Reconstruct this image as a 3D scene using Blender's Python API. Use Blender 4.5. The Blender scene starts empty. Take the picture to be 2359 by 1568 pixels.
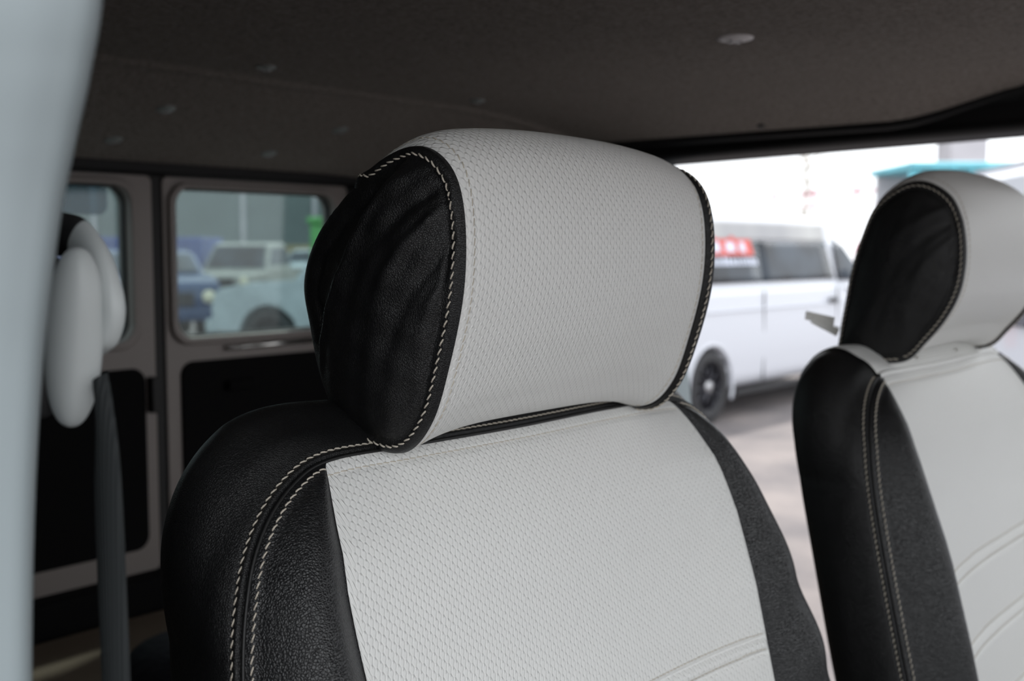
import bpy, bmesh, math, random
import numpy as np
from mathutils import Vector, Matrix
rnd = random.Random(7)
C = bpy.context.scene.collection
sc = bpy.context.scene

# ---------------------------------------------------------------- camera
# Vehicle frame: +X = front of the van, +Y = across the van away from the open near door, +Z up, ground z = 0
EYE = Vector((0, 0, 1.6)); YAW = math.radians(40); PITCH = math.atan(209 / 2600)
cam = bpy.data.cameras.new('camera'); cam_o = bpy.data.objects.new('camera', cam); C.objects.link(cam_o)
cam.sensor_width = 36; cam.lens = 36 * 2600 / 2359
cam.clip_start = .02; cam.clip_end = 400
cam_o.location = EYE
cam_o.rotation_euler = (math.pi / 2 - PITCH, 0, YAW)
cam.dof.use_dof = True; cam.dof.focus_distance = .73; cam.dof.aperture_fstop = 6.6
cam.dof.aperture_blades = 7
sc.camera = cam_o

# ---------------------------------------------------------------- sky, sun, exposure
SKY_BASE = 1.35
SUN_DIR = Vector((-.25, .75, .75)).normalized()      # behind the far van
OPEN_DIR = Vector((.80, -.55, .32)).normalized()     # extra sky glow added behind the camera to brighten the seats
world = bpy.data.worlds.new('world'); sc.world = world; world.use_nodes = True
nt = world.node_tree; nt.nodes.clear()
def wn(t, **k):
    n = nt.nodes.new(t)
    for a, b in k.items(): setattr(n, a, b)
    return n
tc = wn('ShaderNodeTexCoord')
def lobe(d, power, gain):
    dp = wn('ShaderNodeVectorMath', operation='DOT_PRODUCT'); nt.links.new(tc.outputs['Generated'], dp.inputs[0]); dp.inputs[1].default_value = d
    mx = wn('ShaderNodeMath', operation='MAXIMUM'); nt.links.new(dp.outputs['Value'], mx.inputs[0]); mx.inputs[1].default_value = 0
    pw = wn('ShaderNodeMath', operation='POWER'); nt.links.new(mx.outputs[0], pw.inputs[0]); pw.inputs[1].default_value = power
    ml = wn('ShaderNodeMath', operation='MULTIPLY'); nt.links.new(pw.outputs[0], ml.inputs[0]); ml.inputs[1].default_value = gain
    return ml
l1 = lobe(SUN_DIR, 6, 1.6); l2 = lobe(OPEN_DIR, 3, 1.2)
ad = wn('ShaderNodeMath', operation='ADD'); nt.links.new(l1.outputs[0], ad.inputs[0]); nt.links.new(l2.outputs[0], ad.inputs[1])
ad2 = wn('ShaderNodeMath', operation='ADD'); nt.links.new(ad.outputs[0], ad2.inputs[0]); ad2.inputs[1].default_value = SKY_BASE
bg = wn('ShaderNodeBackground'); bg.inputs['Color'].default_value = (.94, .97, 1.0, 1)
nt.links.new(ad2.outputs[0], bg.inputs['Strength'])
wo = wn('ShaderNodeOutputWorld'); nt.links.new(bg.outputs[0], wo.inputs[0])
sun = bpy.data.lights.new('sun', 'SUN'); sun.energy = 4.0; sun.angle = math.radians(2); sun.color = (1, .95, .88)
sun_o = bpy.data.objects.new('sun', sun); C.objects.link(sun_o)
sun_o.rotation_euler = SUN_DIR.to_track_quat('Z', 'Y').to_euler(); sun_o.location = (0, 0, 12)
sc.view_settings.view_transform = 'Standard'; sc.view_settings.look = 'None'
sc.view_settings.exposure = 0.28; sc.view_settings.gamma = 1.0; sc.view_settings.use_curve_mapping = False

# ---------------------------------------------------------------- materials
class Mat:
    def __init__(s, name, col=(.5, .5, .5), rough=.5, metal=0, spec=.5, **kw):
        s.m = bpy.data.materials.new(name); s.m.use_nodes = True; s.t = s.m.node_tree
        s.b = s.t.nodes['Principled BSDF']
        s.b.inputs['Base Color'].default_value = (*col, 1); s.b.inputs['Roughness'].default_value = rough
        s.b.inputs['Metallic'].default_value = metal; s.b.inputs['Specular IOR Level'].default_value = spec
        for k, v in kw.items(): s.b.inputs[k.replace('_', ' ')].default_value = v
    def n(s, t, ins=None, **k):
        n = s.t.nodes.new(t)
        for a, b in k.items(): setattr(n, a, b)
        for i, v in (ins or {}).items():
            if isinstance(v, bpy.types.NodeSocket): s.t.links.new(v, n.inputs[i])
            else: n.inputs[i].default_value = v
        return n
    def math(s, op, a, b=0., c=0.):
        return s.n('ShaderNodeMath', {0: a, 1: b, 2: c}, operation=op).outputs[0]
    def coord(s, which='Object', scale=None):
        o = s.n('ShaderNodeTexCoord').outputs[which]
        if scale: o = s.n('ShaderNodeMapping', {'Vector': o, 'Scale': scale}).outputs[0]
        return o
    def noise(s, scale, detail=3, which='Object', rough=.5, vscale=None):
        return s.n('ShaderNodeTexNoise', {'Vector': s.coord(which, vscale), 'Scale': scale, 'Detail': detail, 'Roughness': rough}).outputs[0]
    def colmix(s, f, a, b):
        r = s.n('ShaderNodeValToRGB', {0: f}); r.color_ramp.elements[0].color = (*a, 1); r.color_ramp.elements[1].color = (*b, 1)
        r.color_ramp.elements[0].position = .35; r.color_ramp.elements[1].position = .65
        s.t.links.new(r.outputs[0], s.b.inputs['Base Color'])
    def bump(s, h, strength, dist):
        b = s.n('ShaderNodeBump', {'Height': h, 'Strength': strength, 'Distance': dist})
        s.t.links.new(b.outputs[0], s.b.inputs['Normal'])

def leather(name, col, rough, cell=620, spec=.5, dist=.0005):
    m = Mat(name, col, rough, spec=spec)
    v = m.coord('Object')
    dn = m.n('ShaderNodeTexNoise', {'Vector': v, 'Scale': 420., 'Detail': 2.})
    dv = m.n('ShaderNodeVectorMath', {0: dn.outputs[1], 1: (.0016,) * 3}, operation='MULTIPLY').outputs[0]
    v2 = m.n('ShaderNodeVectorMath', {0: v, 1: dv}, operation='ADD').outputs[0]
    vo = m.n('ShaderNodeTexVoronoi', {'Vector': v2, 'Scale': float(cell)}, feature='DISTANCE_TO_EDGE').outputs['Distance']
    vs = m.math('MINIMUM', m.math('MULTIPLY', vo, 3.2), 1.)
    vs = m.math('POWER', vs, .6)
    big = m.n('ShaderNodeTexNoise', {'Vector': v, 'Scale': 45., 'Detail': 3.}).outputs[0]
    h = m.math('MULTIPLY_ADD', vs, .8, m.math('MULTIPLY', big, .5))
    m.bump(h, .8, dist * .75)
    r = m.math('MULTIPLY_ADD', big, .22, rough - .11); m.t.links.new(r, m.b.inputs['Roughness'])
    return m.m

def vinyl():
    # staggered raised cells, 4 mm wide and 6.8 mm tall, mapped with metre-sized UVs
    m = Mat('white_perforated_vinyl', (.76, .76, .74), .42, spec=.45)
    uv = m.n('ShaderNodeUVMap').outputs[0]
    sp = m.n('ShaderNodeSeparateXYZ', {0: uv})
    c0 = m.math('DIVIDE', sp.outputs[0], .0038); v0 = m.math('DIVIDE', sp.outputs[1], .0068)
    wob = m.math('MULTIPLY', m.math('COSINE', m.math('MULTIPLY', c0, math.pi)), m.math('COSINE', m.math('MULTIPLY', v0, 2 * math.pi)))
    cu = m.math('SUBTRACT', c0, m.math('MULTIPLY', wob, .17)); iu = m.math('FLOOR', cu); fu = m.math('SUBTRACT', cu, iu)
    par = m.math('MULTIPLY', m.math('MODULO', m.math('ABSOLUTE', iu), 2.), .5)
    cv = m.math('ADD', v0, par); fv = m.math('SUBTRACT', cv, m.math('FLOOR', cv))
    q4 = lambda x, p_: m.math('SUBTRACT', 1., m.math('POWER', m.math('ABSOLUTE', m.math('MULTIPLY', m.math('SUBTRACT', x, .5), 2.)), p_))
    hu = q4(fu, 2.6); hv = m.math('MULTIPLY_ADD', q4(fv, 5.), .35, .65)
    du = m.math('SUBTRACT', fu, .5); dv = m.math('SUBTRACT', fv, .84)
    r2 = m.math('ADD', m.math('MULTIPLY', du, du), m.math('MULTIPLY', m.math('MULTIPLY', dv, dv), 3.6))
    nub = m.math('EXPONENT', m.math('MULTIPLY', r2, -17.))
    h = m.math('MULTIPLY_ADD', nub, 1.15, m.math('MULTIPLY', m.math('MULTIPLY', hu, hv), .75))
    fine = m.noise(1500., 2)
    h = m.math('MULTIPLY_ADD', fine, .12, h)
    m.bump(h, .9, .00048)
    return m.m

M = {}
M['vinyl'] = vinyl()
M['leather'] = leather('black_leather', (.0075, .0078, .0085), .33, 560)
M['leather_soft'] = leather('black_leather_soft', (.0065, .0066, .0070), .42, 700, .42, .0004)
M['hem'] = leather('white_hem_leather', (.68, .68, .66), .45, 500, .4, .0003)
t_ = Mat('beige_thread', (.55, .50, .42), .6); t_.bump(t_.noise(3500, 2), .6, .0002); M['thread'] = t_.m
t_ = Mat('black_thread_seam', (.006, .006, .006), .5); M['seam'] = t_.m
t_ = Mat('ceiling_felt', (.05, .045, .042), .95, spec=.1)
t_.colmix(t_.noise(150, 6, rough=.8), (.15, .132, .12), (.37, .33, .30)); t_.bump(t_.noise(500, 4), .5, .002); M['felt'] = t_.m
t_ = Mat('dark_trim_plastic', (.010, .010, .011), .55, spec=.3); t_.bump(t_.noise(300, 3), .2, .001); M['trim'] = t_.m
t_ = Mat('rear_door_paint', (.27, .235, .22), .42, spec=.5); t_.bump(t_.noise(30, 3), .15, .002); M['doorpaint'] = t_.m
t_ = Mat('rubber_seal', (.008, .008, .008), .6); t_.bump(t_.noise(200, 2), .2, .001); M['rubber'] = t_.m
t_ = Mat('black_door_card', (.0045, .0042, .0048), .85, spec=.15); t_.bump(t_.noise(400, 3), .3, .001); M['card'] = t_.m
t_ = Mat('pale_pillar_plastic', (.29, .335, .35), .38, spec=.4); t_.bump(t_.noise(900, 2), .08, .0004); M['pillar'] = t_.m
t_ = Mat('belt_plastic', (.50, .53, .53), .4, spec=.45); t_.bump(t_.noise(700, 2), .05, .0004); M['beltplastic'] = t_.m
t_ = Mat('dark_belt_plastic', (.022, .022, .023), .5); t_.bump(t_.noise(700, 2), .05, .0004); M['darkplastic'] = t_.m
t_ = Mat('belt_webbing', (.018, .021, .022), .7, spec=.3)
w_ = t_.n('ShaderNodeTexWave', {'Vector': t_.coord('Object'), 'Scale': 180.}).outputs[0]; t_.bump(w_, .5, .0008); M['webbing'] = t_.m
t_ = Mat('chrome', (.85, .84, .82), .3, 1); t_.bump(t_.noise(60, 2), .05, .001); M['chrome'] = t_.m
t_ = Mat('button_grey', (.30, .33, .32), .3); t_.bump(t_.noise(400, 2), .1, .0005); M['buttongrey'] = t_.m
t_ = Mat('cap_plastic', (.85, .82, .83), .5); t_.bump(t_.noise(400, 2), .1, .0005); M['cap'] = t_.m
t_ = Mat('brown_deck_carpet', (.16, .125, .095), .95, spec=.1); t_.bump(t_.noise(300, 4), .5, .003); M['deck'] = t_.m
t_ = Mat('dark_bag_cloth', (.012, .012, .02), .8); t_.bump(t_.noise(60, 4), .5, .01); M['bag'] = t_.m
t_ = Mat('floor_mat', (.02, .02, .02), .9); t_.bump(t_.noise(200, 4), .5, .003); M['floor'] = t_.m
def glass(name, tint, mixg=.12):
    m = bpy.data.materials.new(name); m.use_nodes = True; t = m.node_tree; t.nodes.clear()
    tr = t.nodes.new('ShaderNodeBsdfTransparent'); tr.inputs[0].default_value = (*tint, 1)
    gl = t.nodes.new('ShaderNodeBsdfGlossy'); gl.inputs['Roughness'].default_value = .05
    df = t.nodes.new('ShaderNodeBsdfDiffuse'); df.inputs[0].default_value = (.22, .30, .30, 1)
    mx = t.nodes.new('ShaderNodeMixShader'); mx.inputs[0].default_value = mixg
    no = t.nodes.new('ShaderNodeTexNoise'); no.inputs['Scale'].default_value = 6
    mm = t.nodes.new('ShaderNodeMath'); mm.operation = 'MULTIPLY_ADD'; mm.inputs[1].default_value = .05; mm.inputs[2].default_value = mixg - .025
    t.links.new(no.outputs[0], mm.inputs[0]); t.links.new(mm.outputs[0], mx.inputs[0])
    t.links.new(tr.outputs[0], mx.inputs[1]); t.links.new(df.outputs[0], mx.inputs[2])
    m2 = t.nodes.new('ShaderNodeMixShader'); m2.inputs[0].default_value = .05
    t.links.new(mx.outputs[0], m2.inputs[1]); t.links.new(gl.outputs[0], m2.inputs[2])
    o = t.nodes.new('ShaderNodeOutputMaterial'); t.links.new(m2.outputs[0], o.inputs[0])
    return m
M['glass'] = glass('dusty_rear_glass', (.70, .78, .78), .16)
M['film'] = glass('blue_window_film', (.42, .58, .66), .30)
t_ = Mat('asphalt', (.2, .18, .18), .9, spec=.2)
t_.colmix(t_.noise(1.3, 8, rough=.65), (.13, .12, .125), (.22, .195, .19)); t_.bump(t_.noise(60, 5), .5, .01); M['asphalt'] = t_.m
t_ = Mat('white_car_paint', (.60, .62, .68), .3, spec=.5, Coat_Weight=.4); t_.bump(t_.noise(2, 1), .02, .01); M['vanwhite'] = t_.m
t_ = Mat('dark_car_glass', (.02, .025, .032), .15, spec=.3)
t_.colmix(t_.noise(1.6, 2), (.018, .02, .024), (.05, .065, .085)); M['carglass'] = t_.m
t_ = Mat('painted_glass_reflection', (.45, .45, .46), .35)  # bright reflection on the van's upper side glass, put into the colour
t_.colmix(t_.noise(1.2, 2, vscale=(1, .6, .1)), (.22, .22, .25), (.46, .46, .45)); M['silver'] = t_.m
t_ = Mat('tyre_rubber', (.03, .03, .033), .8); t_.bump(t_.noise(60, 3), .3, .01); M['tyre'] = t_.m
t_ = Mat('black_alloy', (.035, .035, .045), .35, .4); t_.bump(t_.noise(30, 2), .05, .01); M['alloy'] = t_.m
t_ = Mat('hub_metal', (.5, .5, .52), .4, .6); t_.bump(t_.noise(30, 2), .05, .01); M['hub'] = t_.m
def flat(name, col, rough=.6, scale=3., amt=.12, **k):
    m = Mat(name, col, rough, **k); a = tuple(c * (1 - amt) for c in col); b = tuple(min(1, c * (1 + amt)) for c in col)
    m.colmix(m.noise(scale, 4), a, b); return m.m
M['suv'] = flat('pale_blue_car_paint', (.42, .49, .52), .35)
M['pickup'] = flat('grey_beige_car_paint', (.30, .31, .29), .5)
M['navy'] = flat('navy_car_paint', (.03, .06, .14), .25)
M['lamp'] = flat('headlamp_lens', (.75, .72, .55), .1)
M['hill'] = flat('grey_green_cladding', (.135, .17, .17), .9, .25, .15)
M['blue'] = flat('blue_container_paint', (.05, .085, .26), .6)
M['green'] = flat('green_plastic', (.10, .36, .10), .5)
M['yellow'] = flat('faded_yellow_paint', (.42, .36, .20), .7)
M['teal'] = flat('teal_sheet_metal', (.16, .52, .62), .5)
M['greywall'] = flat('grey_render', (.45, .44, .47), .8, 1.)
M['red'] = flat('red_steel_paint', (.45, .12, .16), .5)
M['redsign'] = flat('red_sticker', (.62, .09, .07), .5)
M['whitesign'] = flat('white_sticker', (.62, .66, .78), .5)
M['bark'] = flat('grey_bark', (.42, .38, .33), .9)
M['tag'] = flat('cream_paper', (.95, .94, .88), .7, 20.)

# ---------------------------------------------------------------- mesh helpers
def tag(o, label=None, cat=None, group=None, kind=None):
    if label: o['label'] = label
    if cat: o['category'] = cat
    if group: o['group'] = group
    if kind: o['kind'] = kind
    return o
def mk(name, verts, faces, mat, parent=None, uvs=None, smooth=True):
    me = bpy.data.meshes.new(name); me.from_pydata([tuple(map(float, v)) for v in verts], [], faces); me.update()
    if uvs is not None:
        ul = me.uv_layers.new(name='UVMap')
        for lp in me.loops: ul.data[lp.index].uv = uvs[lp.vertex_index]
    if smooth:
        for p in me.polygons: p.use_smooth = True
    me.materials.append(mat)
    o = bpy.data.objects.new(name, me); C.objects.link(o)
    if parent: o.parent = parent
    return o
def empty(name, loc=(0, 0, 0), parent=None):
    o = bpy.data.objects.new(name, None); C.objects.link(o); o.location = loc; o.empty_display_size = .1
    if parent: o.parent = parent
    return o
def cr(P, n, closed=False):
    """Catmull-Rom through rows of P, n samples uniform in index space."""
    P = np.asarray(P, float); m = len(P)
    t = np.linspace(0, m if closed else m - 1, n, endpoint=not closed)
    i = np.floor(t).astype(int); f = (t - i)[:, None]
    if not closed: i = np.minimum(i, m - 2); f = (t - i)[:, None]
    g = (lambda k: P[k % m]) if closed else (lambda k: P[np.clip(k, 0, m - 1)])
    p0, p1, p2, p3 = g(i - 1), g(i), g(i + 1), g(i + 2)
    if not closed:
        p0 = np.where((i == 0)[:, None], 2 * p1 - p2, p0); p3 = np.where((i == m - 2)[:, None], 2 * p2 - p1, p3)
    return .5 * ((2 * p1) + (p2 - p0) * f + (2 * p0 - 5 * p1 + 4 * p2 - p3) * f * f + (3 * p1 - p0 - 3 * p2 + p3) * f ** 3)
def arclen(P, n, closed=False):
    """resample polyline uniformly in arc length"""
    Q = np.vstack([P, P[:1]]) if closed else P
    s = np.r_[0, np.cumsum(np.linalg.norm(np.diff(Q, axis=0), axis=1))]
    t = np.linspace(0, s[-1], n, endpoint=not closed)
    return np.stack([np.interp(t, s, Q[:, k]) for k in range(Q.shape[1])], 1)
def normals(P, closed0=False):
    if closed0:
        a = np.roll(P, -1, 0) - np.roll(P, 1, 0)
    else: a = np.gradient(P, axis=0)
    b = np.gradient(P, axis=1)
    n = np.cross(a, b); l = np.linalg.norm(n, axis=2, keepdims=True); return n / np.maximum(l, 1e-12)
def grid(name, P, mat, parent=None, closed0=False, uv=None, flip=False, smooth=True):
    ni, nj = P.shape[:2]
    if closed0:  # duplicate seam row so the UVs stay continuous
        P = np.concatenate([P, P[:1]], 0); ni += 1
    if uv is None:
        du = np.linalg.norm(np.diff(P, axis=1), axis=2); u = np.concatenate([np.zeros((ni, 1)), np.cumsum(du, 1)], 1)
        dv = np.linalg.norm(np.diff(P, axis=0), axis=2); v = np.concatenate([np.zeros((1, nj)), np.cumsum(dv, 0)], 0)
        uv = np.stack([u, v], 2)
    F = []
    for i in range(ni - 1):
        for j in range(nj - 1):
            a = i * nj + j; q = (a, a + 1, a + nj + 1, a + nj)
            F.append(q[::-1] if flip else q)
    o = mk(name, P.reshape(-1, 3), F, mat, parent, uv.reshape(-1, 2).tolist(), smooth)
    if closed0:
        bm = bmesh.new(); bm.from_mesh(o.data); bmesh.ops.remove_doubles(bm, verts=bm.verts, dist=1e-6); bm.to_mesh(o.data); bm.free()
        for p in o.data.polygons: p.use_smooth = smooth
    return o
class TB:
    """collects tubes, boxes, prisms into one mesh"""
    def __init__(s): s.v = []; s.f = []
    def tube(s, pts, r, k=6, cap=True):
        pts = np.asarray(pts, float); n = len(pts); rr = np.broadcast_to(r, (n,))
        T = np.gradient(pts, axis=0); T /= np.maximum(np.linalg.norm(T, axis=1, keepdims=True), 1e-9)
        ref = np.array([0, 0, 1.]) if abs(T[0][2]) < .9 else np.array([1., 0, 0])
        b0 = len(s.v)
        for i in range(n):
            a = np.cross(T[i], ref); a /= max(np.linalg.norm(a), 1e-9); b = np.cross(T[i], a)
            for j in range(k):
                an = 2 * math.pi * j / k
                s.v.append(pts[i] + rr[i] * (math.cos(an) * a + math.sin(an) * b))
        for i in range(n - 1):
            for j in range(k):
                q = b0 + i * k; s.f.append((q + j, q + (j + 1) % k, q + k + (j + 1) % k, q + k + j))
        if cap:
            s.f.append(tuple(b0 + j for j in range(k))[::-1]); s.f.append(tuple(b0 + (n - 1) * k + j for j in range(k)))
        return s
    def box(s, c, d, rot=None):
        b0 = len(s.v); c = np.array(c, float)
        for x in (-1, 1):
            for y in (-1, 1):
                for z in (-1, 1):
                    p = np.array([x * d[0], y * d[1], z * d[2]]) / 2
                    if rot is not None: p = rot @ p
                    s.v.append(c + p)
        for q in ((0, 1, 3, 2), (4, 6, 7, 5), (0, 4, 5, 1), (2, 3, 7, 6), (0, 2, 6, 4), (1, 5, 7, 3)): s.f.append(tuple(b0 + k for k in q))
        return s
    def prism(s, pts2, fn, h0, h1):
        """extrude polygon: fn(p, q, h) -> xyz"""
        b0 = len(s.v); n = len(pts2)
        for h in (h0, h1):
            for p in pts2: s.v.append(np.array(fn(p[0], p[1], h), float))
        s.f.append(tuple(b0 + i for i in range(n))); s.f.append(tuple(b0 + n + i for i in range(n))[::-1])
        for i in range(n):
            j = (i + 1) % n; s.f.append((b0 + i, b0 + n + i, b0 + n + j, b0 + j))
        return s
    def build(s, name, mat, parent=None, smooth=False, bevel=0, seg=2, angle=30):
        o = mk(name, s.v, s.f, mat, parent, None, smooth)
        bm = bmesh.new(); bm.from_mesh(o.data); bmesh.ops.recalc_face_normals(bm, faces=bm.faces); bm.to_mesh(o.data); bm.free()
        if bevel:
            md = o.modifiers.new('bevel', 'BEVEL'); md.width = bevel; md.segments = seg; md.limit_method = 'ANGLE'; md.angle_limit = math.radians(angle)
            for p in o.data.polygons: p.use_smooth = True
            md.harden_normals = False
            w = o.modifiers.new('wn', 'WEIGHTED_NORMAL'); w.keep_sharp = False
        return o
def stitches(tb, path, nrm, pitch=.0058, r=.00055, lift=.0003, slant=.0006, gap=.16):
    """a row of short slanted thread stitches along a 3-D path"""
    path = np.asarray(path); nrm = np.asarray(nrm)
    s = np.r_[0, np.cumsum(np.linalg.norm(np.diff(path, axis=0), axis=1))]
    n = max(1, int(s[-1] / pitch)); I = lambda A, t: np.array([np.interp(t, s, A[:, k]) for k in range(3)])
    for k in range(n):
        t0 = k * pitch; t1 = t0 + pitch * (1 - gap)
        a, b = I(path, t0), I(path, t1); nn = I(nrm, .5 * (t0 + t1)); nn /= max(np.linalg.norm(nn), 1e-9)
        d = b - a; L = np.linalg.norm(d)
        if L < 1e-6: continue
        side = np.cross(nn, d / L)
        pts = [a + nn * (lift - r * 1.4) + side * slant, a + d * .12 + nn * (lift + r * .5) + side * slant, a + d * .5 + nn * (lift + r * 1.1) + 0 * side,
               a + d * .88 + nn * (lift + r * .5) - side * slant, b + nn * (lift - r * 1.4) - side * slant]
        tb.tube(pts, [r * .6, r, r * 1.1, r, r * .6], 5)

# ---------------------------------------------------------------- headrest
RING = [(-.527, 1.466), (-.503, 1.488), (-.487, 1.527), (-.475, 1.572), (-.473, 1.612), (-.479, 1.642), (-.494, 1.660), (-.516, 1.667),
        (-.545, 1.660), (-.578, 1.640), (-.612, 1.611), (-.628, 1.578), (-.622, 1.545), (-.612, 1.512), (-.595, 1.484), (-.560, 1.467)]
RING_FAR = [(-0.5425, 1.4795), (-0.5183, 1.5028), (-0.4973, 1.5292), (-0.483, 1.5577), (-0.4773, 1.5865), (-0.4773, 1.6151), (-0.4829, 1.6437), (-0.4968, 1.6693), (-0.5237, 1.6851), (-0.5507, 1.6823), (-0.5806, 1.6605), (-0.5978, 1.6232), (-0.609, 1.5851), (-0.616, 1.544), (-0.6216, 1.5077), (-0.6209, 1.4807), (-0.5861, 1.4757)]
Y0, Y1 = .519, .812
RC = np.array([-.545, 1.566]); WRAP = .040; FOLDS = 1.
NR = 220
def ring2(): return arclen(cr(RING, 800, True), NR, True)
def wrap(R):
    """how far the seam runs in from the side at the back of the headrest"""
    if WRAP == 0: return np.zeros(len(R))
    t = np.clip((-.552 - R[:, 0]) / .055, 0, 1) * np.clip((R[:, 1] - 1.475) / .03, 0, 1); return WRAP * t * t * (3 - 2 * t)
def head_point(R, y):
    """band ring: slight crown in the middle of the width"""
    u = (y - .5 * (Y0 + Y1)) / (.5 * (Y1 - Y0)); k = 1 - abs(u) ** 2.4; kt = (1 - abs(u) ** 13) * (1 - .35 * (u + 1) / 2)
    S = R.copy(); d = S - RC
    fr = 1 / (1 + np.exp(-(d[:, 0] / .02)))[:, None]         # front half swells more than the back
    S = RC + d * (1 + .055 * k * (.35 + .65 * fr) * np.clip(1.4 + d[:, 1] / .07, .0, 1)[:, None])
    S[:, 1] += .013 * (1 - abs(u) ** 4) * np.clip(-d[:, 1] / .08, 0, 1) ** 2
    S[:, 1] += (.005 * k + .0085 * kt) * np.clip(d[:, 1] / .08, 0, 1) ** 1.5
    return S
def build_headrest(parent):
    R = ring2()
    ny = 110; ys = np.linspace(Y0, Y1, ny)
    P = np.zeros((NR, ny, 3))
    for j, y in enumerate(ys):
        S = head_point(R, y)
        pinch = .0022 * (math.exp(-((y - Y0) / .0035) ** 2) + math.exp(-((Y1 - y) / .0035) ** 2))   # dips into the seam
        dn = (S - RC) / np.linalg.norm(S - RC, axis=1, keepdims=True)
        S = S - dn * pinch - dn * .0010 * (math.exp(-((y - Y0 - .0075) / .0012) ** 2) + math.exp(-((Y1 - .0075 - y) / .0012) ** 2))
        wr = wrap(R); uu = (y - Y0) / (Y1 - Y0)
        P[:, j, 0] = S[:, 0]; P[:, j, 1] = y + wr * (1 - 2 * uu); P[:, j, 2] = S[:, 1]
    band = grid('headrest', P, M['vinyl'], parent, True)
    N = normals(P, True)
    if (N[0, ny // 2] @ np.array([0, 0, -1])) < 0: N = -N
    # threads on the white hems
    for jj in (np.argmin(abs(ys - (Y0 + .0075))), np.argmin(abs(ys - (Y1 - .0075)))):
        tb = TB(); stitches(tb, np.vstack([P[:, jj], P[:1, jj]]), np.vstack([N[:, jj], N[:1, jj]]), .0062, .00034, .0001, .0004, .1)
        tb.build('hem_stitching', M['thread'], band, True)
    # end caps of black leather
    for side, yb in ((-1, Y0), (1, Y1)):
        nk = 60; Q = np.zeros((NR, nk, 3)); RRk = np.ones((NR, nk)); depth = .024
        B = head_point(R, yb); wr = wrap(R)
        for k in range(nk):
            t = k / (nk - 1); wf = .30 * wr / .040 + (.10 if side > 0 else 0.); rr = 1 - np.clip((t - wf) / (1 - wf), 0, 1)
            S = RC + (B - RC) * (rr + .008 * np.sin(np.clip(t / np.maximum(wf, 1e-3), 0, 1) * math.pi) * (wf > .02))[:, None]
            side_w = 1 - np.clip(t / np.maximum(wf, 1e-3), 0, 1)
            bul = depth * (1 - rr ** (2.6 if side < 0 else 5.))
            Q[:, k, 0] = S[:, 0]; Q[:, k, 2] = S[:, 1]; Q[:, k, 1] = yb - side * wr * side_w + side * bul + (.010 * (1 - side_w) if side > 0 else 0); RRk[:, k] = rr
            # leather folded over the seam stands proud of it
            dn = (B - RC) / np.linalg.norm(B - RC, axis=1, keepdims=True)
            d_in = t * np.linalg.norm(B - RC, axis=1)
            fold = .0026 * np.exp(-((d_in - .0045) / .0038) ** 2) - .0014 * np.exp(-((d_in - .0100) / .0016) ** 2) - .002 * np.exp(-(d_in / .0015) ** 2)
            Q[:, k, 0] += dn[:, 0] * fold * .6; Q[:, k, 2] += dn[:, 1] * fold * .6; Q[:, k, 1] += side * fold * .8
        X, Z = Q[..., 0], Q[..., 2]
        inner = np.clip((1 - RRk) / .22, 0, 1) ** 1.5
        # pulled folds fanning down from the top of the front seam
        D = np.zeros_like(X)
        folds = [((-.476, 1.632), (-.548, 1.548), .0065, .0050), ((-.472, 1.612), (-.535, 1.520), .0060, -.0040), ((-.480, 1.645), (-.565, 1.575), .0075, -.0050),
                 ((-.474, 1.590), (-.512, 1.515), .0060, .0040), ((-.495, 1.656), (-.580, 1.600), .0085, .0042), ((-.474, 1.570), (-.495, 1.52), .0045, -.0028)]
        for (a, b, w, amp) in folds:
            a = np.array(a); b = np.array(b); d = b - a; L = np.linalg.norm(d); d /= L; nn = np.array([-d[1], d[0]])
            s = (X - a[0]) * d[0] + (Z - a[1]) * d[1]; q = (X - a[0]) * nn[0] + (Z - a[1]) * nn[1] + .004 * np.sin(s / L * 4)
            env = np.clip(1 - (s / L), 0, 1) ** .8 * np.clip((s + .02) / .02, 0, 1)
            D += amp * env * np.exp(-(q / (w * (.5 + .8 * np.clip(s / L, 0, 1)))) ** 2)
        D += .0007 * np.sin(X * 210 + Z * 60) * np.sin(Z * 160 - X * 90)
        D *= FOLDS
        # crease between the side panel and the rear lobe
        a = np.array([-.518, 1.662]); b = np.array([-.600, 1.530]); d = (b - a) / np.linalg.norm(b - a); nn = np.array([d[1], -d[0]])
        q = (X - a[0]) * nn[0] + (Z - a[1]) * nn[1] - .006 * np.sin(np.clip(((X - a[0]) * d[0] + (Z - a[1]) * d[1]) / .155, 0, 1) * math.pi)
        q = -q if ((np.array([-.62, 1.62]) - a) @ nn) < 0 else q
        D -= (WRAP > 0) * .010 / (1 + np.exp(-q / .0018)) * np.clip((Z - 1.50) / .05, 0, 1) - (WRAP > 0) * .002 * np.exp(-((q + .004) / .004) ** 2)
        Q[..., 1] += side * D * inner
        cap = grid('side_cap', Q, M['leather_soft'], band, True, flip=(side > 0)); tag(cap, 'black leather headrest side')
        NC = normals(Q, True)
        if NC[NR // 2, nk // 2, 1] * side < 0: NC = -NC
        pth = []; nm = []; ad_ = np.concatenate([np.zeros((NR, 1)), np.cumsum(np.linalg.norm(np.diff(Q, axis=1), axis=2), 1)], 1)
        i1 = int(np.argmax(wr > .02)) or NR; i2 = NR - int(np.argmax(wr[::-1] > .02))
        for i in list(range(i2, NR)) + list(range(i1)):
            t = np.interp(.0098 if side < 0 else .0062, ad_[i], np.arange(nk)); k0 = int(t); f = t - k0
            pth.append(Q[i, k0] * (1 - f) + Q[i, k0 + 1] * f); nm.append(NC[i, k0])
        tb = TB(); stitches(tb, arclen(cr(pth, 900), 700), arclen_like(nm, 700), .0062, .00062, .0002, .0006)
        tb.build('cap_stitching', M['thread'], band, True)
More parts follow.
